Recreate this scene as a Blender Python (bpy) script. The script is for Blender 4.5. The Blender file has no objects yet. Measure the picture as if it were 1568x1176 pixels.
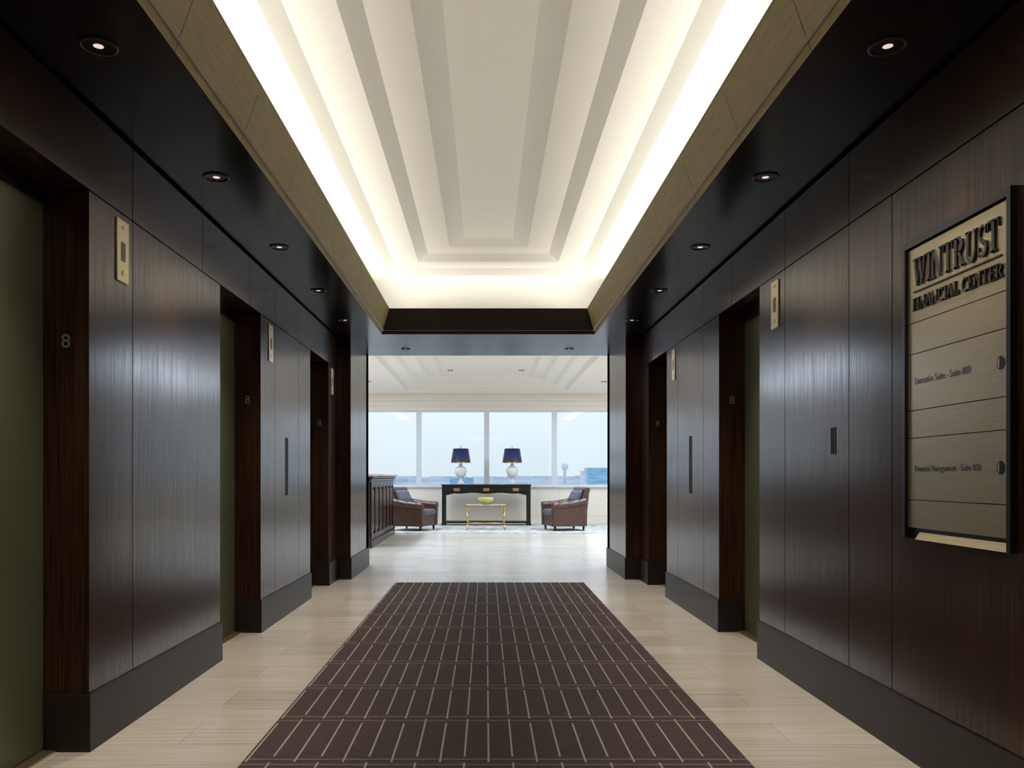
import bpy, bmesh, math, random
from mathutils import Vector, Matrix
random.seed(4)
S = bpy.context.scene
COL = S.collection
S.view_settings.view_transform = 'Standard'
S.view_settings.look = 'None'

# ------------------------------------------------------------------ materials
def new_mat(name):
    m = bpy.data.materials.new(name); m.use_nodes = True
    nt = m.node_tree; b = nt.nodes["Principled BSDF"]
    return m, nt, b
def pmat(name, col, rough=0.5, metal=0.0, spec=0.5, coat=0.0, noise=0.0, nscale=(20,20,20), bump=0.0, emis=None, estr=0.0):
    m, nt, b = new_mat(name)
    b.inputs["Base Color"].default_value = (*col, 1)
    b.inputs["Roughness"].default_value = rough
    b.inputs["Metallic"].default_value = metal
    b.inputs["Specular IOR Level"].default_value = spec
    b.inputs["Coat Weight"].default_value = coat
    b.inputs["Coat Roughness"].default_value = 0.2
    if emis:
        b.inputs["Emission Color"].default_value = (*emis, 1); b.inputs["Emission Strength"].default_value = estr
    if noise > 0 or bump > 0:
        g = nt.nodes.new("ShaderNodeNewGeometry")
        mp = nt.nodes.new("ShaderNodeMapping"); mp.inputs["Scale"].default_value = nscale
        n = nt.nodes.new("ShaderNodeTexNoise"); n.inputs["Scale"].default_value = 1.0; n.inputs["Detail"].default_value = 4
        nt.links.new(g.outputs["Position"], mp.inputs["Vector"]); nt.links.new(mp.outputs[0], n.inputs["Vector"])
        if noise > 0:
            r = nt.nodes.new("ShaderNodeValToRGB")
            r.color_ramp.elements[0].position = 0.3; r.color_ramp.elements[1].position = 0.7
            r.color_ramp.elements[0].color = (*[c*(1-noise) for c in col], 1)
            r.color_ramp.elements[1].color = (*[min(1, c*(1+noise)) for c in col], 1)
            nt.links.new(n.outputs["Fac"], r.inputs[0]); nt.links.new(r.outputs[0], b.inputs["Base Color"])
        if bump > 0:
            bp = nt.nodes.new("ShaderNodeBump"); bp.inputs["Strength"].default_value = bump; bp.inputs["Distance"].default_value = 0.002
            nt.links.new(n.outputs["Fac"], bp.inputs["Height"]); nt.links.new(bp.outputs[0], b.inputs["Normal"])
    return m

def wood_mat(name, col, rlo, rhi, spec, aniso):
    m, nt, b = new_mat(name)
    L = nt.links.new
    g = nt.nodes.new("ShaderNodeNewGeometry")
    def noise(scale, det):
        mp = nt.nodes.new("ShaderNodeMapping"); mp.inputs["Scale"].default_value = scale
        n = nt.nodes.new("ShaderNodeTexNoise"); n.inputs["Scale"].default_value = 1.0; n.inputs["Detail"].default_value = det
        L(g.outputs["Position"], mp.inputs["Vector"]); L(mp.outputs[0], n.inputs["Vector"]); return n
    fine = noise((160, 160, 2.0), 5); broad = noise((14, 14, .4), 2)
    r = nt.nodes.new("ShaderNodeValToRGB"); r.color_ramp.elements[0].position = .36; r.color_ramp.elements[1].position = .68
    r.color_ramp.elements[0].color = (*[c*.5 for c in col], 1); r.color_ramp.elements[1].color = (*[c*1.6 for c in col], 1)
    L(fine.outputs["Fac"], r.inputs[0])
    r2 = nt.nodes.new("ShaderNodeValToRGB"); r2.color_ramp.elements[0].position = .3; r2.color_ramp.elements[1].position = .7
    r2.color_ramp.elements[0].color = (.86, .86, .86, 1); r2.color_ramp.elements[1].color = (1.14, 1.14, 1.14, 1)
    L(broad.outputs["Fac"], r2.inputs[0])
    mx = nt.nodes.new("ShaderNodeMix"); mx.data_type = 'RGBA'; mx.blend_type = 'MULTIPLY'; mx.inputs["Factor"].default_value = 1
    L(r.outputs[0], mx.inputs["A"]); L(r2.outputs[0], mx.inputs["B"]); L(mx.outputs["Result"], b.inputs["Base Color"])
    mr = nt.nodes.new("ShaderNodeMapRange"); mr.inputs["From Min"].default_value = .35; mr.inputs["From Max"].default_value = .65
    mr.inputs["To Min"].default_value = rhi; mr.inputs["To Max"].default_value = rlo
    L(fine.outputs["Fac"], mr.inputs["Value"]); L(mr.outputs[0], b.inputs["Roughness"])
    ms = nt.nodes.new("ShaderNodeMapRange"); ms.inputs["From Min"].default_value = .36; ms.inputs["From Max"].default_value = .6
    ms.inputs["To Min"].default_value = spec*.62; ms.inputs["To Max"].default_value = spec
    L(fine.outputs["Fac"], ms.inputs["Value"]); L(ms.outputs[0], b.inputs["Specular IOR Level"])
    bp = nt.nodes.new("ShaderNodeBump"); bp.inputs["Strength"].default_value = .045; bp.inputs["Distance"].default_value = .001
    L(fine.outputs["Fac"], bp.inputs["Height"]); L(bp.outputs[0], b.inputs["Normal"])
    if aniso:
        tg = nt.nodes.new("ShaderNodeTangent"); tg.direction_type = 'RADIAL'; tg.axis = 'Z'
        L(tg.outputs[0], b.inputs["Tangent"]); b.inputs["Anisotropic"].default_value = aniso; b.inputs["Anisotropic Rotation"].default_value = .25
    return m
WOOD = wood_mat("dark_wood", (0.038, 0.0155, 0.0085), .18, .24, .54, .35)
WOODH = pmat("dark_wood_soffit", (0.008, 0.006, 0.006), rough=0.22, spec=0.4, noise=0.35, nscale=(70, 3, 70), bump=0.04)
FASCIA = pmat("fascia_wood_lit", (0.36, 0.29, 0.15), rough=0.55, spec=0.35, noise=0.12, nscale=(30, 6, 80), bump=0.06)  # side fascia: glow from the bright tray put into the wood colour
FASCIA_SHADED = pmat("fascia_wood_shaded", (0.022, 0.014, 0.010), rough=0.40, spec=0.4, noise=0.22, nscale=(6, 30, 80), bump=0.06)  # same wood on the end faces, darkened in colour as the unlit copy
BASE = pmat("base_bronze", (0.022, 0.015, 0.013), rough=0.42, spec=0.28)
BLACK = pmat("black_gap", (0.004, 0.004, 0.004), rough=0.8)
BLACKP = pmat("black_paint", (0.008, 0.008, 0.009), rough=0.3)
DOORM = pmat("elevator_door_bronze", (0.175, 0.195, 0.12), rough=0.40, metal=0.45)
CREAM = pmat("cream_plaster", (0.84, 0.82, 0.76), rough=0.75, spec=0.2)
CREAML = pmat("cream_plaster_lobby", (0.86, 0.79, 0.69), rough=0.55, spec=0.35)
TRIMW = pmat("window_white", (0.72, 0.76, 0.80), rough=0.4)
BRASS = pmat("brushed_brass", (0.62, 0.53, 0.33), rough=0.35, metal=0.9, noise=0.08, nscale=(5, 5, 300))
STEEL = pmat("brushed_bronze_steel", (0.50, 0.42, 0.30), rough=0.34, metal=0.85, noise=0.14, nscale=(5, 4, 500))
GOLD = pmat("gold", (0.75, 0.52, 0.18), rough=0.25, metal=1.0)
GREYTXT = pmat("grey_letter", (0.09, 0.10, 0.12), rough=0.5)
NUM = pmat("number_metal", (0.35, 0.33, 0.30), rough=0.4, metal=0.6)
LEATHER = pmat("brown_leather", (0.080, 0.034, 0.025), rough=0.38, spec=0.6, noise=0.25, nscale=(12, 12, 12), bump=0.2)
CUSH = pmat("cushion_reflection_tint", (0.10, 0.11, 0.14), rough=0.45, noise=0.15, nscale=(15, 15, 15))  # blue-grey reflections on the leather put into the cushion colour
NAVY = pmat("navy_shade", (0.008, 0.022, 0.09), rough=0.5)
WHITEC = pmat("white_ceramic", (0.82, 0.82, 0.80), rough=0.2, coat=0.4)
BOWLM = pmat("yellow_glaze", (0.55, 0.55, 0.16), rough=0.25, coat=0.3)
MARBLE = pmat("desk_marble", (0.55, 0.50, 0.48), rough=0.15, noise=0.3, nscale=(6, 6, 6))
DESKW = pmat("mahogany", (0.028, 0.011, 0.008), rough=0.28, noise=0.3, nscale=(60, 60, 3))
LENS = pmat("lamp_lens", (0.9, 0.8, 0.75), rough=0.3, emis=(1.0, 0.80, 0.72), estr=0.8)
RING = pmat("downlight_ring", (0.05, 0.045, 0.045), rough=0.35, metal=0.3)
CONE = pmat("downlight_cone", (0.035, 0.025, 0.028), rough=0.25, metal=0.6)
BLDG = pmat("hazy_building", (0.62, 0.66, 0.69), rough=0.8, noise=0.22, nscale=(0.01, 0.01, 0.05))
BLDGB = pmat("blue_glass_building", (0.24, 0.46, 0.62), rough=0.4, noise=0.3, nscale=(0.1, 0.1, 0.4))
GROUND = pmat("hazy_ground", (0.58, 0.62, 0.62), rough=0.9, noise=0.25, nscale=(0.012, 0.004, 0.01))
RUG = pmat("pale_rug", (0.54, 0.55, 0.53), rough=0.9, noise=0.45, nscale=(5, 5, 5))

def N(nt, t, **kw):
    n = nt.nodes.new(t)
    for k, v in kw.items(): setattr(n, k, v)
    return n
def math_n(nt, op, a, b=None):
    n = N(nt, "ShaderNodeMath", operation=op)
    for i, v in enumerate([a, b]):
        if v is None: continue
        if isinstance(v, (int, float)): n.inputs[i].default_value = v
        else: nt.links.new(v, n.inputs[i])
    return n.outputs[0]

# floor stone
FLOORM, nt, b = new_mat("vein_cut_travertine")
g = N(nt, "ShaderNodeNewGeometry")
br = N(nt, "ShaderNodeTexBrick"); br.offset = 0.5
br.inputs["Scale"].default_value = 1.0
br.inputs["Brick Width"].default_value = 0.92; br.inputs["Row Height"].default_value = 0.305
br.inputs["Mortar Size"].default_value = 0.0022; br.inputs["Mortar Smooth"].default_value = 0.3
br.inputs["Color1"].default_value = (0.82, 0.77, 0.69, 1); br.inputs["Color2"].default_value = (0.71, 0.66, 0.58, 1)
br.inputs["Mortar"].default_value = (0.48, 0.44, 0.38, 1)
nt.links.new(g.outputs["Position"], br.inputs["Vector"])
mp = N(nt, "ShaderNodeMapping"); mp.inputs["Scale"].default_value = (1.3, 55, 1)
nt.links.new(g.outputs["Position"], mp.inputs["Vector"])
no = N(nt, "ShaderNodeTexNoise"); no.inputs["Scale"].default_value = 1; no.inputs["Detail"].default_value = 5
nt.links.new(mp.outputs[0], no.inputs["Vector"])
rp = N(nt, "ShaderNodeValToRGB"); rp.color_ramp.elements[0].position = .32; rp.color_ramp.elements[1].position = .62
rp.color_ramp.elements[0].color = (.82, .79, .75, 1); rp.color_ramp.elements[1].color = (1.04, 1.04, 1.04, 1)
nt.links.new(no.outputs["Fac"], rp.inputs[0])
mx = N(nt, "ShaderNodeMix", data_type='RGBA', blend_type='MULTIPLY'); mx.inputs["Factor"].default_value = 1
nt.links.new(br.outputs["Color"], mx.inputs["A"]); nt.links.new(rp.outputs[0], mx.inputs["B"])
nt.links.new(mx.outputs["Result"], b.inputs["Base Color"])
b.inputs["Roughness"].default_value = 0.24

# carpet: fine light dashes, one row per carpet tile, alternate dashes shifted and joined by short end ticks
CARPET, nt, b = new_mat("dash_pattern_carpet")
g = N(nt, "ShaderNodeNewGeometry"); sp = N(nt, "ShaderNodeSeparateXYZ"); nt.links.new(g.outputs["Position"], sp.inputs[0])
u = math_n(nt, 'DIVIDE', math_n(nt, 'ADD', sp.outputs[0], 5.018), 0.1016)
fu = math_n(nt, 'FRACT', u); iu = math_n(nt, 'FLOOR', u)
par = math_n(nt, 'MODULO', iu, 2.0)
v = math_n(nt, 'DIVIDE', math_n(nt, 'ADD', sp.outputs[1], 9.98), 0.61)
vo = math_n(nt, 'ADD', v, math_n(nt, 'MULTIPLY', par, 0.11))
fv = math_n(nt, 'FRACT', vo); fv2 = math_n(nt, 'FRACT', v)
m1 = math_n(nt, 'LESS_THAN', math_n(nt, 'ABSOLUTE', math_n(nt, 'SUBTRACT', fu, .5)), .040)
m2 = math_n(nt, 'LESS_THAN', math_n(nt, 'ABSOLUTE', math_n(nt, 'SUBTRACT', fv, .5)), .44)
dash = math_n(nt, 'MULTIPLY', m1, m2)
m3 = math_n(nt, 'MULTIPLY', math_n(nt, 'LESS_THAN', fv2, .011), .75)
m4 = math_n(nt, 'MULTIPLY', math_n(nt, 'LESS_THAN', math_n(nt, 'ABSOLUTE', math_n(nt, 'SUBTRACT', fv2, .90)), .0055), .65)
mask = math_n(nt, 'MAXIMUM', dash, math_n(nt, 'MAXIMUM', m3, m4))
no = N(nt, "ShaderNodeTexNoise"); no.inputs["Scale"].default_value = 260; no.inputs["Detail"].default_value = 2
nt.links.new(g.outputs["Position"], no.inputs["Vector"])
rp = N(nt, "ShaderNodeValToRGB"); rp.color_ramp.elements[0].position = .3; rp.color_ramp.elements[1].position = .7
rp.color_ramp.elements[0].color = (.054, .041, .043, 1); rp.color_ramp.elements[1].color = (.150, .118, .120, 1)
nt.links.new(no.outputs["Fac"], rp.inputs[0])
mx = N(nt, "ShaderNodeMix", data_type='RGBA'); nt.links.new(mask, mx.inputs["Factor"])
nt.links.new(rp.outputs[0], mx.inputs["A"]); mx.inputs["B"].default_value = (.50, .47, .43, 1)
nt.links.new(mx.outputs["Result"], b.inputs["Base Color"])
b.inputs["Roughness"].default_value = 0.95; b.inputs["Specular IOR Level"].default_value = 0.1

# window glass
GLASS = bpy.data.materials.new("window_glass"); GLASS.use_nodes = True; nt = GLASS.node_tree; nt.nodes.clear()
o = N(nt, "ShaderNodeOutputMaterial"); t = N(nt, "ShaderNodeBsdfTransparent"); gl = N(nt, "ShaderNodeBsdfGlossy"); gl.inputs["Roughness"].default_value = 0.0
t.inputs[0].default_value = (.97, .99, 1, 1)
ms = N(nt, "ShaderNodeMixShader"); ms.inputs[0].default_value = 0.04
nt.links.new(t.outputs[0], ms.inputs[1]); nt.links.new(gl.outputs[0], ms.inputs[2]); nt.links.new(ms.outputs[0], o.inputs[0])

# ------------------------------------------------------------------ mesh builder
class MB:
    def __init__(s): s.bm = bmesh.new(); s.mats = []
    def mi(s, m):
        if m not in s.mats: s.mats.append(m)
        return s.mats.index(m)
    def box(s, x0, x1, y0, y1, z0, z1, m, bev=0.0):
        vs = [s.bm.verts.new(p) for p in [(x0,y0,z0),(x1,y0,z0),(x1,y1,z0),(x0,y1,z0),(x0,y0,z1),(x1,y0,z1),(x1,y1,z1),(x0,y1,z1)]]
        fs = [s.bm.faces.new([vs[i] for i in f]) for f in [(0,3,2,1),(4,5,6,7),(0,1,5,4),(1,2,6,5),(2,3,7,6),(3,0,4,7)]]
        k = s.mi(m)
        for f in fs: f.material_index = k
        if bev > 0:
            es = set(e for f in fs for e in f.edges)
            r = bmesh.ops.bevel(s.bm, geom=list(es), offset=bev, segments=3, profile=.5, affect='EDGES')
            for f in r['faces']: f.material_index = k; f.smooth = True
        return s
    def quad(s, pts, m):
        f = s.bm.faces.new([s.bm.verts.new(p) for p in pts]); f.material_index = s.mi(m); return s
    def lathe(s, prof, m, c=(0,0,0), n=32, smooth=True):
        k = s.mi(m); rings = []
        for r, z in prof:
            rings.append([s.bm.verts.new((c[0]+r*math.cos(2*math.pi*i/n), c[1]+r*math.sin(2*math.pi*i/n), c[2]+z)) for i in range(n)])
        for a, b2 in zip(rings[:-1], rings[1:]):
            for i in range(n):
                f = s.bm.faces.new((a[i], a[(i+1)%n], b2[(i+1)%n], b2[i])); f.material_index = k; f.smooth = smooth
        return s
    def tube(s, p, q, r0, m, r1=None, n=16, smooth=True):
        r1 = r0 if r1 is None else r1; k = s.mi(m)
        p, q = Vector(p), Vector(q); d = (q-p).normalized()
        a = d.orthogonal().normalized(); b2 = d.cross(a)
        A = [s.bm.verts.new(p + r0*(a*math.cos(2*math.pi*i/n)+b2*math.sin(2*math.pi*i/n))) for i in range(n)]
        B = [s.bm.verts.new(q + r1*(a*math.cos(2*math.pi*i/n)+b2*math.sin(2*math.pi*i/n))) for i in range(n)]
        for i in range(n):
            f = s.bm.faces.new((A[i], A[(i+1)%n], B[(i+1)%n], B[i])); f.material_index = k; f.smooth = smooth
        f = s.bm.faces.new(A[::-1]); f.material_index = k
        f = s.bm.faces.new(B); f.material_index = k
        return s
    def prism(s, poly, fn, t0, t1, m, smooth=False):
        k = s.mi(m)
        A = [s.bm.verts.new(fn(u, v, t0)) for u, v in poly]; B = [s.bm.verts.new(fn(u, v, t1)) for u, v in poly]
        n = len(poly)
        for i in range(n):
            f = s.bm.faces.new((A[i], A[(i+1)%n], B[(i+1)%n], B[i])); f.material_index = k; f.smooth = smooth
        f = s.bm.faces.new(A[::-1]); f.material_index = k
        f = s.bm.faces.new(B); f.material_index = k
        return s
    def done(s, name, parent=None, loc=None, rot=None, bevel=0.0, fixn=True):
        if fixn: bmesh.ops.recalc_face_normals(s.bm, faces=s.bm.faces)
        me = bpy.data.meshes.new(name); s.bm.to_mesh(me); s.bm.free()
        for m in s.mats: me.materials.append(m)
        ob = bpy.data.objects.new(name, me); COL.objects.link(ob)
        if parent: ob.parent = parent
        if loc: ob.location = loc
        if rot: ob.rotation_euler = rot
        if bevel:
            bv = ob.modifiers.new("bevel", 'BEVEL'); bv.width = bevel; bv.segments = 3; bv.limit_method = 'ANGLE'
        return ob
def empty(name, loc=(0,0,0), rotz=0):
    e = bpy.data.objects.new(name, None); COL.objects.link(e); e.location = loc; e.rotation_euler = (0,0,rotz); e.empty_display_size = .1
    return e

# ------------------------------------------------------------------ dimensions
XL, XR = -1.735, 1.805
ZH, ZS = 2.455, 2.83
REC = 0.20
YB = -3.0
YP0, YP1 = 9.554, 10.99
PL, PR = -1.582, 1.636
CX = 0.0275
YW = 20.8

# floor
MB().box(-8, 8, YB-.2, YW+.2, -.2, 0, FLOORM).done("floor")
MB().box(-1.018, 1.102, YB+.05, 9.2, 0.0, 0.009, CARPET).done("carpet_runner")

# walls
def wall(side):
    X = XL if side == 'left' else XR
    sg = -1 if side == 'left' else 1
    def bx(mb, a, b2, y0, y1, z0, z1, m):
        xa, xb = X + sg*a, X + sg*b2
        mb.box(min(xa,xb), max(xa,xb), y0, y1, z0, z1, m)
    g = .0035
    if side == 'left':
        segs = [[YB, -1.2, .85, 2.61], [3.567, 4.009, 5.329], [6.286, 6.714, 7.56, 8.062], [9.0, YP0]]
        fj = [YB, -1.2, .85, 2.61, 4.009, 5.0, 6.0, 6.714, 7.56, 8.5, YP0]
    else:
        segs = [[YB, -1.2, .85, 2.61, 3.627, 4.058, 4.926, 5.384], [6.319, 6.775, 7.67, 8.144], [9.06, YP0]]
        fj = [YB, -1.2, .85, 2.61, 4.058, 4.926, 6.0, 6.775, 7.67, 8.6, YP0]
    opens = [(s0[-1], s1[0]) for s0, s1 in zip(segs[:-1], segs[1:])]
    mb = MB()
    for sgm in segs:
        for i, (a, b2) in enumerate(zip(sgm[:-1], sgm[1:])):
            bx(mb, 0, REC+.03, a+(g if i else .0025), b2-(g if i < len(sgm)-2 else .0025), 0, ZH-g, WOOD)
    for a, b2 in zip(fj[:-1], fj[1:]): bx(mb, 0, REC+.03, a+g, b2-g, ZH+g, ZS-.02, WOOD)
    bx(mb, REC+.03, REC+.30, YB, YP0, 0, 3.0, BLACK)
    bx(mb, .02, REC+.03, YB, YP0, ZS-.02, ZS+.02, BLACK)
    mb.done("wall_"+side)
    mb = MB()
    for sgm in segs:
        y0, y1 = sgm[0], sgm[-1]
        bx(mb, -.012, REC-.02, y0-.012 if y0 > YB else y0, y1+(.012 if y1 < YP0 else -.001), 0, .25, BASE)
    mb.done("baseboard_"+side)
    for i, (a, b2) in enumerate(opens):
        mb = MB(); c = (a+b2)/2
        bx(mb, REC, REC+.025, a-.0, c-.003, .012, ZH-.065, DOORM)
        bx(mb, REC, REC+.025, c+.003, b2, .012, ZH-.065, DOORM)
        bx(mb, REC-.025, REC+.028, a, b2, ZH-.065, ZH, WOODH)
        bx(mb, REC-.06, REC+.028, a, b2, 0, .008, BRASS)
        mb.done("door_%d" % (i+1 + (3 if side == 'right' else 0)))
        tc = bpy.data.curves.new("elevator_floor_number", 'FONT'); tc.body = "8"; tc.size = .085; tc.extrude = .002; tc.align_x = 'CENTER'; tc.align_y = 'CENTER'
        to = bpy.data.objects.new("elevator_floor_number", tc); COL.objects.link(to); tc.materials.append(NUM)
        to.location = (X+sg*.10, b2-.001, 1.79); to.rotation_euler = (math.pi/2, 0, 0)
wall('left'); wall('right')
MB().box(-2.3, 2.35, YB-.2, YB, 0, 3.0, WOOD).done("wall_back")

# portal pilasters + header
mb = MB()
for xa, xb in ((-2.3, PL), (PR, 2.35)):
    mb.box(xa, xb, YP0, 10.137, 0, ZS, WOOD); mb.box(xa, xb, 10.145, YP1, 0, ZS, WOOD)
    mb.box(xa+.01 if xa < 0 else xa+.02, xb-.02 if xa < 0 else xb-.01, 10.137, 10.145, 0, ZS, BLACK)
mb.done("portal_column")
mb = MB()
for xa, xb in ((XL, PL+.012), (PR-.012, XR)):
    mb.box(xa, xb, YP0-.012, YP1+.012, 0, .25, BASE)
mb.done("baseboard_portal")
mb = MB()
mb.box(-7, PL, YP1-.2, YP1+.0, 0, 3.9, CREAML); mb.box(PR, 7, YP1-.2, YP1+.0, 0, 3.9, CREAML); mb.box(PL, PR, YP1-.2, YP1, ZS+.04, 3.9, CREAML)
mb.done("wall_front")

# soffit + tray ceiling
H0 = 1.2215
def rect(h, z, yfar_e=9.346, ynear_e=-2.0, he=H0, cx=CX):
    e = he-h
    return [(cx-h, ynear_e+e, z), (cx+h, ynear_e+e, z), (cx+h, yfar_e-e, z), (cx-h, yfar_e-e, z)]
mb = MB()
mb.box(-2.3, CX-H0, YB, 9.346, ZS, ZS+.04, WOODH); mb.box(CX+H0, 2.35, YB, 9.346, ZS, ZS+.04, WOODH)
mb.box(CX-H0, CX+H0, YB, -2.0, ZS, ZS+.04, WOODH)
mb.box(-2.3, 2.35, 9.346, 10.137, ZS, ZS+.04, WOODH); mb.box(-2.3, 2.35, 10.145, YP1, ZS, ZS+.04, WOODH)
mb.box(-2.3, 2.35, 10.13, 10.15, ZS+.01, ZS+.05, BLACK)
mb.done("ceiling_soffit")
def loft(mb, profs, m, close=False, cx=CX, m2=None, **kw):
    rs = [rect(h, z, cx=cx, **kw) for h, z in profs]
    for a, b2 in zip(rs[:-1], rs[1:]):
        for i in range(4):
            j = (i+1) % 4
            mb.quad([a[i], a[j], b2[j], b2[i]], (m2 if (m2 and i % 2 == 0) else m))
    if close: mb.quad(rs[-1], m)
mb = MB()
arc = [(1.30+.27*math.sin(t*math.pi/16), 3.21+.27*math.cos(t*math.pi/16)) for t in range(0, 9)]
loft(mb, [(1.19, 2.87), (1.57, 2.87), (1.57, 3.21)] + arc[::-1] + [(1.125, 3.48), (1.035, 3.542), (.765, 3.542), (.65, 3.60), (.41, 3.60), (.25, 3.651)], CREAM, close=True)
mb.done("ceiling", fixn=False)
mb = MB()
js = [3.98+.85*k for k in range(-6, 7)]
loft(mb, [(H0, ZS), (1.125, 3.100), (1.120, 3.107), (1.140, 3.107), (1.24, 2.87)], FASCIA, m2=FASCIA_SHADED)
for y in js:
    for s2 in (-1, 1):
        a = Vector((CX+s2*(H0-.0015), y, ZS)); b2 = Vector((CX+s2*(1.1235), y, 3.105))
        mb.quad([a-Vector((0,.002,0)), a+Vector((0,.002,0)), b2+Vector((0,.002,0)), b2-Vector((0,.002,0))], BLACK)
mb.done("trim_1", fixn=False)

# cove strips (real lamps inside cove)
def strip(name, loc, sx, sy, rot, power, col=(1.0, .955, .85)):
    l = bpy.data.lights.new(name, 'AREA'); l.shape = 'RECTANGLE'; l.size = sx; l.size_y = sy; l.energy = power; l.color = col
    o = bpy.data.objects.new(name, l); COL.objects.link(o); o.location = loc; o.rotation_euler = rot
    return o
LONG = 11.2; ymid = (9.346-2.0)/2
UP = math.pi
strip("cove_light", (CX-1.27, ymid, 3.07), .05, LONG, (0, UP+.62, 0), 52)
strip("cove_light", (CX+1.27, ymid, 3.07), .05, LONG, (0, UP-.62, 0), 52)
strip("cove_light", (CX, 9.346+.06, 3.07), 2.3, .05, (UP+.3, 0, 0), 8)
strip("cove_light", (CX, -2.06, 3.07), 2.3, .05, (UP-.3, 0, 0), 14)

# recessed downlights
def downlight(x, y, z, power=6, r=.07, col=(1, .87, .71)):
    mb = MB()
    mb.lathe([(r*1.0, 0.001), (r, -.006), (r*.86, -.008), (r*.82, -.002), (r*.82, .0), ], RING, n=32)
    mb.lathe([(r*.83, -.003), (r*.26, -.0022)], CONE, n=32)
    mb.lathe([(r*.27, -.0024), (r*.2, -.0026), (0.0005, -.0026)], LENS, n=24)
    mb.done("recessed_downlight", loc=(x, y, z), fixn=False)
    if power:
        l = bpy.data.lights.new("downlight_lamp", 'SPOT'); l.energy = power; l.spot_size = 1.15; l.spot_blend = 1.0; l.color = col; l.shadow_soft_size = .04
        o = bpy.data.objects.new("downlight_lamp", l); COL.objects.link(o); o.location = (x, y, z-.03)
for k in range(-2, 5):
    y = 3.087+1.352*k
    downlight(-1.465, y, ZS, 78); downlight(1.52, y, ZS, 78)
downlight(-1.02, 10.4, ZS, 40, .06); downlight(1.06, 10.4, ZS, 40, .06)

# call panels
def call_panel(side, yc):
    X = XL if side == 'left' else XR; s2 = 1 if side == 'left' else -1
    mb = MB()
    xa, xb = sorted((X, X+s2*.008)); mb.box(xa, xb, yc-.062, yc+.062, 2.125, 2.42, BRASS, bev=.002)
    xa, xb = sorted((X+s2*.004, X+s2*.0095)); mb.box(xa, xb, yc-.022, yc+.022, 2.225, 2.315, BLACKP)
    p = Vector((X+s2*.006, yc, 2.17)); mb.tube(p, p+Vector((s2*.005, 0, 0)), .012, STEEL)
    p = Vector((X+s2*.006, yc, 2.385)); mb.tube(p, p+Vector((s2*.005, 0, 0)), .008, STEEL)
    mb.done("elevator_call_panel")
for y in (3.888, 6.57, 9.19): call_panel('left', y)
for y in (5.085, 7.83): call_panel('right', y)
def pull(side, yc, z0, z1, w):
    X = XL if side == 'left' else XR; s2 = 1 if side == 'left' else -1
    mb = MB(); xa, xb = sorted((X, X+s2*.0015))
    mb.box(xa, xb, yc-w/2, yc+w/2, z0, z1, BLACK)
    xa, xb = sorted((X, X+s2*.003))
    for (a, b2, c, d) in ((yc-w/2-.004, yc-w/2, z0-.004, z1+.004), (yc+w/2, yc+w/2+.004, z0-.004, z1+.004), (yc-w/2, yc+w/2, z0-.004, z0), (yc-w/2, yc+w/2, z1, z1+.004)):
        mb.box(xa, xb, a, b2, c, d, BLACKP)
    mb.done("recessed_door_pull")
pull('left', 7.11, 1.04, 1.536, .08); pull('right', 7.2, 1.056, 1.557, .08); pull('right', 4.24, 1.319, 1.454, .05)

# ------------------------------------------------------------------ directory sign
TK, TN = .20, .07
def bar(x0, y0, x1, y1, w): return [(x0-w/2, y0), (x0+w/2, y0), (x1+w/2, y1), (x1-w/2, y1)]
def ser(x0, x1, y): return [(x0, y-.03), (x1, y-.03), (x1, y+.03), (x0, y+.03)]
def strip2(pts):
    out = []; P = [Vector(p[:2]) for p in pts]; W = [p[2] for p in pts]; L = []; R = []
    for i, p in enumerate(P):
        d = (P[min(i+1, len(P)-1)]-P[max(i-1, 0)]).normalized(); n = Vector((-d.y, d.x))
        L.append(p+n*W[i]/2); R.append(p-n*W[i]/2)
    for i in range(len(P)-1): out.append([tuple(L[i]), tuple(L[i+1]), tuple(R[i+1]), tuple(R[i])])
    return out
def ell(cx, cy, rx, ry, a0, a1, w0, w1, n=14, peak=None):
    pts = []
    for i in range(n+1):
        t = i/n; a = math.radians(a0+(a1-a0)*t)
        w = w0+(w1-w0)*t if peak is None else w0+(peak-w0)*math.sin(math.pi*t)
        pts.append((cx+rx*math.cos(a), cy+ry*math.sin(a), w))
    return strip2(pts)
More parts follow.
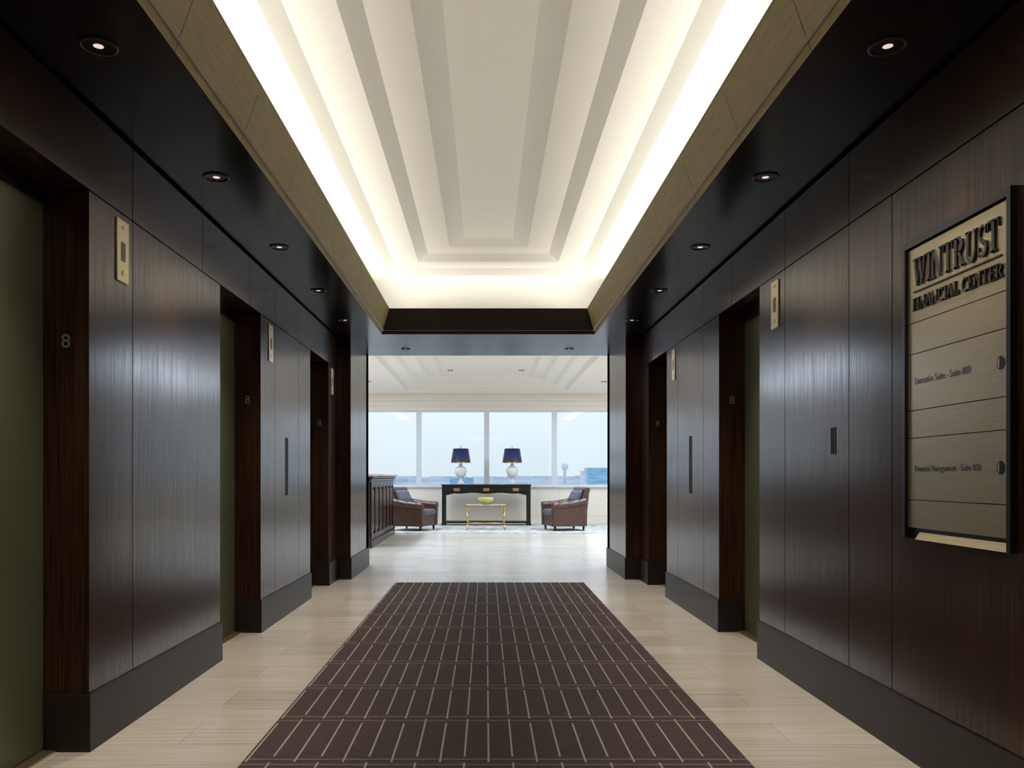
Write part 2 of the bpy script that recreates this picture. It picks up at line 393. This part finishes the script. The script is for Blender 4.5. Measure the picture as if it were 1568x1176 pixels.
def glyph(c):
    if c == 'W': return [bar(.12,.97,.40,.0,TK), bar(.62,.97,.40,.0,TN), bar(.58,.97,.86,0,TK), bar(1.12,.97,.86,0,TN), ser(-.02,.30,.97), ser(.44,.76,.97), ser(.98,1.24,.97)], 1.28
    if c == 'I': return [bar(.2,0,.2,1,TK), ser(.02,.38,.03), ser(.02,.38,.97)], .46
    if c == 'N': return [bar(.16,0,.16,1,TN), bar(.14,1,.80,0,TK), bar(.80,0,.80,1,TN), ser(.0,.32,.03), ser(0,.24,.97), ser(.64,.96,.97)], 1.02
    if c == 'T': return [bar(.42,0,.42,1,TK), ser(.22,.62,.03), ser(.02,.82,.97), bar(.04,.72,.06,1,.05), bar(.80,.72,.78,1,.05)], .90
    if c == 'R': return [bar(.2,0,.2,1,TK), ser(.02,.38,.03), ser(.02,.4,.97)] + ell(.38,.75,.30,.22,90,-90,.06,.06,peak=.2) + [ser(.2,.4,.53), bar(.42,.54,.78,0,TK), ser(.68,.96,.03)], .96
    if c == 'U': return [bar(.2,.3,.2,1,TK), bar(.76,.3,.76,1,TN), ser(.02,.38,.97), ser(.62,.92,.97)] + ell(.48,.32,.28,.29,180,360,TK,TN), .98
    if c == 'S': return ell(.36,.74,.24,.23,30,250,.06,.14) + strip2([(.28,.52,.15),(.40,.47,.2),(.48,.42,.18)]) + ell(.36,.26,.26,.23,60,-160,.16,.06) + [bar(.60,.70,.60,.98,.05), bar(.10,.02,.10,.32,.05)], .72
    if c == 'F': return [bar(.2,0,.2,1,TK), ser(.02,.40,.03), ser(.02,.74,.97), bar(.72,.74,.72,1,.05), ser(.2,.52,.52), bar(.52,.42,.52,.62,.05)], .78
    if c == 'E': return [bar(.2,0,.2,1,TK), ser(.02,.76,.03), ser(.02,.74,.97), bar(.72,.74,.72,1,.05), bar(.74,0,.74,.27,.05), ser(.2,.52,.52), bar(.52,.42,.52,.62,.05)], .84
    if c == 'A': return [bar(.14,0,.44,1,TN), bar(.78,0,.46,1,TK), ser(.24,.68,.34), ser(.0,.28,.03), ser(.62,.94,.03)], .96
    if c == 'C': return ell(.5,.5,.38,.46,50,310,.06,.06,peak=.2,n=20) + [bar(.76,.68,.76,.98,.05)], .90
    if c == 'L': return [bar(.2,0,.2,1,TK), ser(.02,.74,.03), ser(.02,.40,.97), bar(.72,0,.72,.30,.05)], .80
    return [], .35
def word(mb, txt, y_start, width, z, h, x0, x1, m):
    tot = sum(glyph(c)[1] for c in txt); sx = width/tot; cur = 0
    for c in txt:
        ps, w = glyph(c)
        for p in ps: mb.prism([((cur+a)*sx, b2*h) for a, b2 in p], lambda u2, v2, t2: (t2, y_start-u2, z+v2), x0, x1, m)
        cur += w
sign = empty("directory_sign", (XR, 3.13, 1.2))
def sdone(mb, n):
    o = mb.done(n); o.parent = sign; o.matrix_parent_inverse = Matrix.Translation(-Vector((XR, 3.13, 1.2))); return o
sy0, sy1, sz0, sz1 = 2.771, 3.492, .94, 2.19
mb = MB()
mb.box(XR-.025, XR, sy1-.022, sy1, sz0, sz1, BLACKP); mb.box(XR-.025, XR, sy0, sy0+.022, sz0, sz1, BLACKP)
mb.box(XR-.025, XR, sy0+.022, sy1-.022, sz1-.03, sz1, BLACKP)
mb.box(XR-.003, XR, sy0+.02, sy1-.02, sz0, sz1-.02, BLACKP)
sdone(mb, "frame")
mb = MB()
zs = [.985, 1.103, 1.362, 1.477, 1.713, 1.843, 2.155]
for a, b2 in zip(zs[:-1], zs[1:]): mb.box(XR-.012, XR-.003, sy0+.026, sy1-.026, a+.0018, b2-.0018, STEEL)
sdone(mb, "panels")
mb = MB(); mb.prism([(-.022, sz0), (-.003, sz0+.03), (-.003, sz0)], lambda u2, v2, t2: (XR+u2, t2, v2), sy0+.022, sy1-.10, STEEL); sdone(mb, "bottom_ledge")
mb = MB()
word(mb, "WINTRUST", 3.412, .575, 1.992, .115, XR-.020, XR-.0125, BLACKP)
mb.box(XR-.018, XR-.0125, 2.835, 3.415, 1.968, 1.973, BLACKP)
word(mb, "FINANCIAL CENTER", 3.420, .60, 1.892, .052, XR-.019, XR-.0125, BLACKP)
sdone(mb, "raised_letters")
def stext(body, yst, z, size, sc):
    tc = bpy.data.curves.new("lettering", 'FONT'); tc.body = body; tc.size = size; tc.extrude = .0008; tc.space_character = sc
    to = bpy.data.objects.new("lettering", tc); COL.objects.link(to); tc.materials.append(GREYTXT)
    M = Matrix(((0, 0, -1, XR-.0125), (-1, 0, 0, yst), (0, 1, 0, z), (0, 0, 0, 1)))
    to.parent = sign; to.matrix_parent_inverse = Matrix.Translation(-Vector((XR, 3.13, 1.2))); to.matrix_basis = M
    return to
stext("Executive Suite - Suite 800", 3.412, 1.585, .040, .93)
stext("Financial Management - Suite 850", 3.412, 1.222, .037, .93)
mb = MB()
for z in (1.597, 1.232):
    yy = 2.842
    mb.prism([(yy+.022*math.cos(a*math.pi/12), z+.024*math.sin(a*math.pi/12)) for a in range(24)], lambda u2, v2, t2: (t2, u2, v2), XR-.0135, XR-.011, BLACKP)
    mb.prism([(yy+.004+.012*math.cos(a*math.pi/12), z+.019*math.sin(a*math.pi/12)) for a in range(-6, 7)], lambda u2, v2, t2: (t2, u2, v2), XR-.0145, XR-.013, STEEL)
sdone(mb, "suite_emblems")

# ------------------------------------------------------------------ lobby shell
LZ = 3.30
mb = MB()
mb.box(-7.1, -6.9, YP1, YW, 0, 4, CREAML); mb.done("wall_lobby_left")
MB().box(6.95, 7.15, YP1, YW, 0, 4, CREAML).done("wall_lobby_right")
mb = MB()
mb.box(-7.1, 7.15, YW, YW+.2, 0, .93, CREAML)
mb.box(-7.1, 7.15, YW, YW+.2, 2.90, 4, CREAML)
for k in range(-4, 4):
    a = .02+1.73*k; mb.box(a+.12, a+1.61, YW-.012, YW, .2, .80, CREAML)
mb.done("wall_window_side")
mb = MB(); mb.box(-7, 7.05, YW-.09, YW+.1, .93, .965, TRIMW, bev=.005); mb.done("window_sill")
mb = MB(); mb.box(-6.9, 6.95, YW-.02, YW, 0, .16, CREAML, bev=.005); mb.done("baseboard_window_side")
mb = MB()
mb.box(-6.9, 6.95, YW-.22, YW, 3.12, 3.30, CREAML); mb.box(-6.9, 6.95, YW-.14, YW, 3.00, 3.12, CREAML); mb.box(-6.9, 6.95, YW-.06, YW, 2.88, 3.0, CREAML)
mb.done("trim_2")
for i, k in enumerate(range(-4, 4)):
    a = .02+1.73*k; b2 = a+1.73; mb = MB(); w = .065
    mb.box(a, a+w, YW+.0, YW+.12, .965, 2.88, TRIMW); mb.box(b2-w, b2, YW+.0, YW+.12, .965, 2.88, TRIMW)
    mb.box(a+w, b2-w, YW, YW+.12, .965, 1.0, TRIMW); mb.box(a+w, b2-w, YW, YW+.12, 2.85, 2.88, TRIMW)
    mb.quad([(a+w, YW+.06, 1.0), (b2-w, YW+.06, 1.0), (b2-w, YW+.06, 2.85), (a+w, YW+.06, 2.85)], GLASS)
    mb.done("window_%d" % (i+1))
mb = MB(); lc = .015; LH = 1.96; yf, yn = 19.9, 12.4
mb.box(-7.1, lc-LH, YP1, YW, LZ, LZ+.05, CREAML); mb.box(lc+LH, 7.15, YP1, YW, LZ, LZ+.05, CREAML)
mb.box(lc-LH, lc+LH, YP1, yn, LZ, LZ+.05, CREAML); mb.box(lc-LH, lc+LH, yf, YW, LZ, LZ+.05, CREAML)
loft(mb, [(1.96, LZ), (1.90, 3.38), (1.66, 3.38), (1.58, 3.45), (1.36, 3.45), (1.28, 3.52), (1.06, 3.52), (.98, 3.59)], CREAML, close=True, cx=lc, yfar_e=yf, ynear_e=yn, he=LH)
mb.done("ceiling_lobby", fixn=False)
LC = (.90, .94, 1)
for x in (-.80, .80): downlight(x, 18.3, 3.59, 95, .07, LC)
for x in (-2.6, 2.6, -4.4, 4.4):
    for y in (13, 15.5, 18): downlight(x, y, LZ, 95, .07, LC)  # extra downlights added to brighten the lobby
strip("lobby_fill_light", (-2.9, 15.5, 3.28), .3, 7, (0, 0, 0), 250, (.70, .83, 1))  # added pair of bluish fill lamps to brighten the lobby, no real fixture
strip("lobby_fill_light", (2.95, 15.5, 3.28), .3, 7, (0, 0, 0), 250, (.70, .83, 1))

# ------------------------------------------------------------------ lobby furniture
MB().box(-2.6, 2.75, 17.3, 20.45, 0, .012, RUG).done("area_rug")
mb = MB(); dx1, dx0, dy0, dy1 = -1.95, -3.7, 13.7, 17.1
mb.box(dx0, dx1, dy0, dy1, .12, 1.16, DESKW); mb.box(dx0, dx1+.04, dy0-.04, dy1+.04, 0, .12, DESKW, bev=.01)
mb.box(dx0, dx1+.03, dy0-.03, dy1+.03, 1.12, 1.17, DESKW, bev=.01); mb.box(dx0, dx1+.06, dy0-.06, dy1+.06, 1.17, 1.205, DESKW, bev=.012)
mb.box(dx0, dx1+.09, dy0-.09, dy1+.09, 1.205, 1.25, MARBLE, bev=.012)
n = 6
for i in range(n):
    a = dy0+.06+i*(dy1-dy0-.12)/n; b2 = a+(dy1-dy0-.12)/n
    mb.box(dx1, dx1+.02, a+.01, a+.06, .14, 1.11, DESKW); mb.box(dx1, dx1+.02, b2-.06, b2-.01, .14, 1.11, DESKW)
    mb.box(dx1, dx1+.02, a+.06, b2-.06, .14, .22, DESKW); mb.box(dx1, dx1+.02, a+.06, b2-.06, 1.02, 1.11, DESKW)
    mb.box(dx1-.005, dx1+.012, a+.10, b2-.10, .27, .97, DESKW, bev=.006)
for i in range(3):
    a = dx0+.06+i*.56; b2 = a+.54
    mb.box(a+.06, b2-.06, dy0-.014, dy0, .24, 1.0, DESKW, bev=.006)
mb.done("reception_desk")

def console(loc):
    e = empty("console_table", loc); W = 1.10; D = .23; H = 1.0
    mb = MB(); mb.box(-W, W, -D, D, H-.035, H, BLACKP, bev=.008); mb.box(-W+.02, W-.02, -D+.015, D-.015, H-.055, H-.035, BLACKP); mb.done("top", e)
    mb = MB()
    mb.box(-W+.03, W-.03, -D+.03, D-.03, H-.19, H-.055, BLACKP)
    for x in (-.69, 0, .69): mb.box(x-.31, x+.31, -D+.02, -D+.03, H-.175, H-.07, BLACKP, bev=.004)
    poly = [(-W+.10, H-.18)]
    for i in range(91):
        t = i/90; x = -W+.10+t*(2*W-.2)
        edge = max(0, 1-min(t, 1-t)*9)
        poly.append((x, H-.205-.022*(0.5-0.5*math.cos(t*math.pi*6))-.07*edge))
    poly.append((W-.10, H-.18))
    mb.prism(poly, lambda u2, v2, t2: (u2, t2, v2), -D+.03, -D+.05, BLACKP)
    mb.done("apron", e)
    mb = MB()
    for sx in (-1, 1):
        for sy in (-1, 1):
            x = sx*(W-.06); y = sy*(D-.055)
            mb.box(x-.045, x+.045, y-.035, y+.035, 0.06, H-.055, BLACKP, bev=.005); mb.box(x-.055, x+.055, y-.045, y+.045, 0, .06, BLACKP, bev=.008)
    mb.done("legs", e)
    mb = MB(); mb.box(-W+.06, W-.06, -D+.03, D-.03, .05, .10, BLACKP, bev=.005); mb.done("stretcher", e)
    mb = MB()
    for x in (-.72, 0, .72):
        mb.box(x-.075, x+.075, -D+.012, -D+.021, H-.165, H-.09, GOLD, bev=.006)
        mb.tube((x-.045, -D+.0, H-.13), (x+.045, -D+.0, H-.13), .007, GOLD); 
        for s2 in (-1, 1): mb.tube((x+s2*.045, -D+.015, H-.13), (x+s2*.045, -D-.002, H-.13), .007, GOLD)
    mb.done("brass_pulls", e)
console((.01, 20.15, .013))
def lamp(x, y, z):
    e = empty("table_lamp", (x, y, z))
    mb = MB(); mb.box(-.085, .085, -.085, .085, 0, .035, WHITEC, bev=.004)
    mb.lathe([(.001,.035),(.075,.035),(.08,.05),(.065,.065),(.04,.085),(.032,.11),(.042,.125),(.035,.135),(.06,.16),(.10,.20),(.135,.26),(.152,.33),(.150,.385),(.12,.42),(.07,.44),(.045,.455),(.04,.48),(.055,.495),(.05,.505),(.001,.51)], WHITEC)
    mb.done("urn_base", e)
    mb = MB(); mb.tube((0,0,.50), (0,0,.92), .008, GOLD); mb.lathe([(.001,.955),(.012,.945),(.016,.93),(.010,.915),(.02,.908),(.001,.905)], GOLD, n=16)
    for a in range(3):
        t = a*2.094; mb.tube((0,0,.875), (.185*math.cos(t), .185*math.sin(t), .875), .003, GOLD, n=8)
    mb.done("stem", e)
    mb = MB(); mb.lathe([(.245,.53),(.190,.88),(.187,.88),(.242,.53),(.245,.53)], NAVY, n=48); mb.lathe([(.2465,.528),(.2455,.54)], GOLD, n=48); mb.done("shade", e)
lamp(-.62, 20.15, 1.013); lamp(.65, 20.15, 1.013)

e = empty("coffee_table", (0.0, 18.45, .016)); W, D, H = .44, .30, .56
mb = MB(); mb.box(-W, W, -D, D, H-.022, H, MARBLE, bev=.006); mb.box(-W-.01, W+.01, -D-.01, D+.01, H-.04, H-.022, GOLD); mb.done("top", e)
mb = MB()
for sx in (-1, 1):
    for sy in (-1, 1):
        P = [(sx*(W-.02), sy*(D-.02), H-.04), (sx*(W-.03), sy*(D-.03), H-.15), (sx*(W-.035), sy*(D-.035), .12), (sx*(W-.01), sy*(D-.01), 0)]
        for a, b2 in zip(P[:-1], P[1:]): mb.tube(a, b2, .014, GOLD, n=12)
        mb.tube((sx*(W-.03), sy*(D-.03), H-.14), (sx*(W-.14), sy*(D-.03), H-.04), .008, GOLD, n=8)
    mb.tube((sx*(W-.034), -(D-.034), .14), (sx*(W-.034), (D-.034), .14), .010, GOLD, n=10)
mb.tube((-(W-.034), 0, .14), (W-.034, 0, .14), .010, GOLD, n=10)
mb.done("frame", e)
MB().lathe([(.001,.0),(.07,.0),(.075,.02),(.11,.04),(.165,.09),(.18,.15),(.172,.155),(.155,.10),(.10,.055),(.001,.05)], BOWLM).done("decorative_bowl", loc=(0, 18.45, .577))

def armchair(loc, rz):
    e = empty("armchair", loc, rz)
    w = .42
    mb = MB(); mb.box(-.36, .40, -w+.05, w-.05, .10, .34, LEATHER, bev=.02); mb.done("seat_base", e)
    mb = MB(); mb.box(-.22, .43, -w+.13, w-.13, .33, .47, CUSH, bev=.05); mb.done("seat_cushion", e)
    prof = [(-.20,.30),(-.24,.50),(-.29,.70),(-.335,.84)]
    cxr, czr, rr = -.40, .885, .075
    for i in range(0, 11):
        a = math.radians(10+i*22); prof.append((cxr+rr*math.cos(a), czr+rr*math.sin(a)))
    prof += [(-.44,.70),(-.41,.45),(-.40,.10),(-.30,.10)]
    mb = MB(); mb.prism(prof, lambda u2, v2, t2: (u2, t2, v2), -.36, .36, LEATHER); mb.done("back", e, bevel=.025)
    mb = MB(); 
    pc = [(-.19,.46),(-.13,.50),(-.17,.70),(-.25,.86),(-.33,.90),(-.34,.84),(-.27,.66)]
    mb.prism(pc, lambda u2, v2, t2: (u2, t2, v2), -.27, .27, CUSH); mb.done("back_cushion", e, bevel=.03)
    for s2, nm in ((-1, "arm_left"), (1, "arm_right")):
        mb = MB()
        ya, yb = sorted((s2*(w-.14), s2*w))
        pa = [(-.38,.10),(-.38,.62),(-.20,.60),(.10,.555),(.36,.54),(.40,.50),(.41,.10)]
        mb.prism(pa, lambda u2, v2, t2: (u2, t2, v2), ya+.02, yb-.015, LEATHER)
        ym = s2*(w-.055)
        pts = [(-.37, .645), (-.20, .61), (.05, .57), (.28, .555), (.41, .55)]
        for (xa, za), (xb, zb) in zip(pts[:-1], pts[1:]): mb.tube((xa, ym, za), (xb+.005, ym, zb), .078, LEATHER, n=24)
        mb.tube((.40, ym, .55), (.425, ym, .55), .055, LEATHER, r1=.045, n=24)
        mb.prism([(ym-s2*.03-.045, .10), (ym-s2*.03+.045, .10), (ym+.05, .54), (ym-.05, .54)], lambda u2, v2, t2: (t2, u2, v2), .40, .42, LEATHER)
        mb.done(nm, e, bevel=.012)
    mb = MB()
    for sx, sy in ((.34, .33), (.34, -.33), (-.33, .31), (-.33, -.31)):
        mb.tube((sx, sy, 0), (sx, sy, .115), .018, BLACKP, r1=.030, n=14)
    mb.done("legs", e)
armchair((-1.62, 18.25, .013), math.radians(-22))
armchair((1.76, 18.25, .013), math.radians(180+14))

# ------------------------------------------------------------------ exterior
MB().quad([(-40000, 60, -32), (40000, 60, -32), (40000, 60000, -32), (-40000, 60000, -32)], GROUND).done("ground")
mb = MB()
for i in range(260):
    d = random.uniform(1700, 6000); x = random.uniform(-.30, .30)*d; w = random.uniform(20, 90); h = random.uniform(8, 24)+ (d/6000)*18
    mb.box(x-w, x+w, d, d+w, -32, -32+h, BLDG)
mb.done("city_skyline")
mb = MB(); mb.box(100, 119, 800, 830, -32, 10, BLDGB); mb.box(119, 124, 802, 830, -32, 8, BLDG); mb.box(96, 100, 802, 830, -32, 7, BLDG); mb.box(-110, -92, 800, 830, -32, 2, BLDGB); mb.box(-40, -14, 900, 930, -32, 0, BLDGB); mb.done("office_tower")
mb = MB(); mb.tube((145, 1500, -32), (145, 1500, 12), 4, BLDG, r1=2.6); mb.lathe([(2.6,0),(6,5),(7,10),(5,11),(5,13),(.1,14)], BLDG, c=(145, 1500, 12), n=16); mb.done("control_tower")

# world
Wd = bpy.data.worlds.new("sky"); S.world = Wd; Wd.use_nodes = True; nt = Wd.node_tree
bg = nt.nodes["Background"]; tc = N(nt, "ShaderNodeTexCoord"); sp = N(nt, "ShaderNodeSeparateXYZ"); nt.links.new(tc.outputs["Generated"], sp.inputs[0])
rp = N(nt, "ShaderNodeValToRGB"); rp.color_ramp.elements[0].position = 0.0; rp.color_ramp.elements[0].color = (.48, .55, .60, 1)
rp.color_ramp.elements[1].position = 1.0; rp.color_ramp.elements[1].color = (.46, .58, .76, 1)
el = rp.color_ramp.elements.new(.06); el.color = (.53, .60, .645, 1)
el = rp.color_ramp.elements.new(.25); el.color = (.62, .74, .90, 1)
nt.links.new(sp.outputs[2], rp.inputs[0]); nt.links.new(rp.outputs[0], bg.inputs[0]); bg.inputs[1].default_value = 1.6
pl = strip("window_portal", (.02, YW+.3, 1.92), 13.8, 1.95, (-math.pi/2, 0, 0), 1); pl.data.cycles.is_portal = True

# camera
cd = bpy.data.cameras.new("camera"); cam = bpy.data.objects.new("camera", cd); COL.objects.link(cam)
cam.location = (0, 0, 1.2); cam.rotation_euler = (math.pi/2, 0, 0)
cd.sensor_width = 36; cd.lens = 1250/1568*36; cd.shift_x = 40/1568; cd.shift_y = 142/1568; cd.clip_end = 100000; cd.clip_start = .05
S.camera = cam
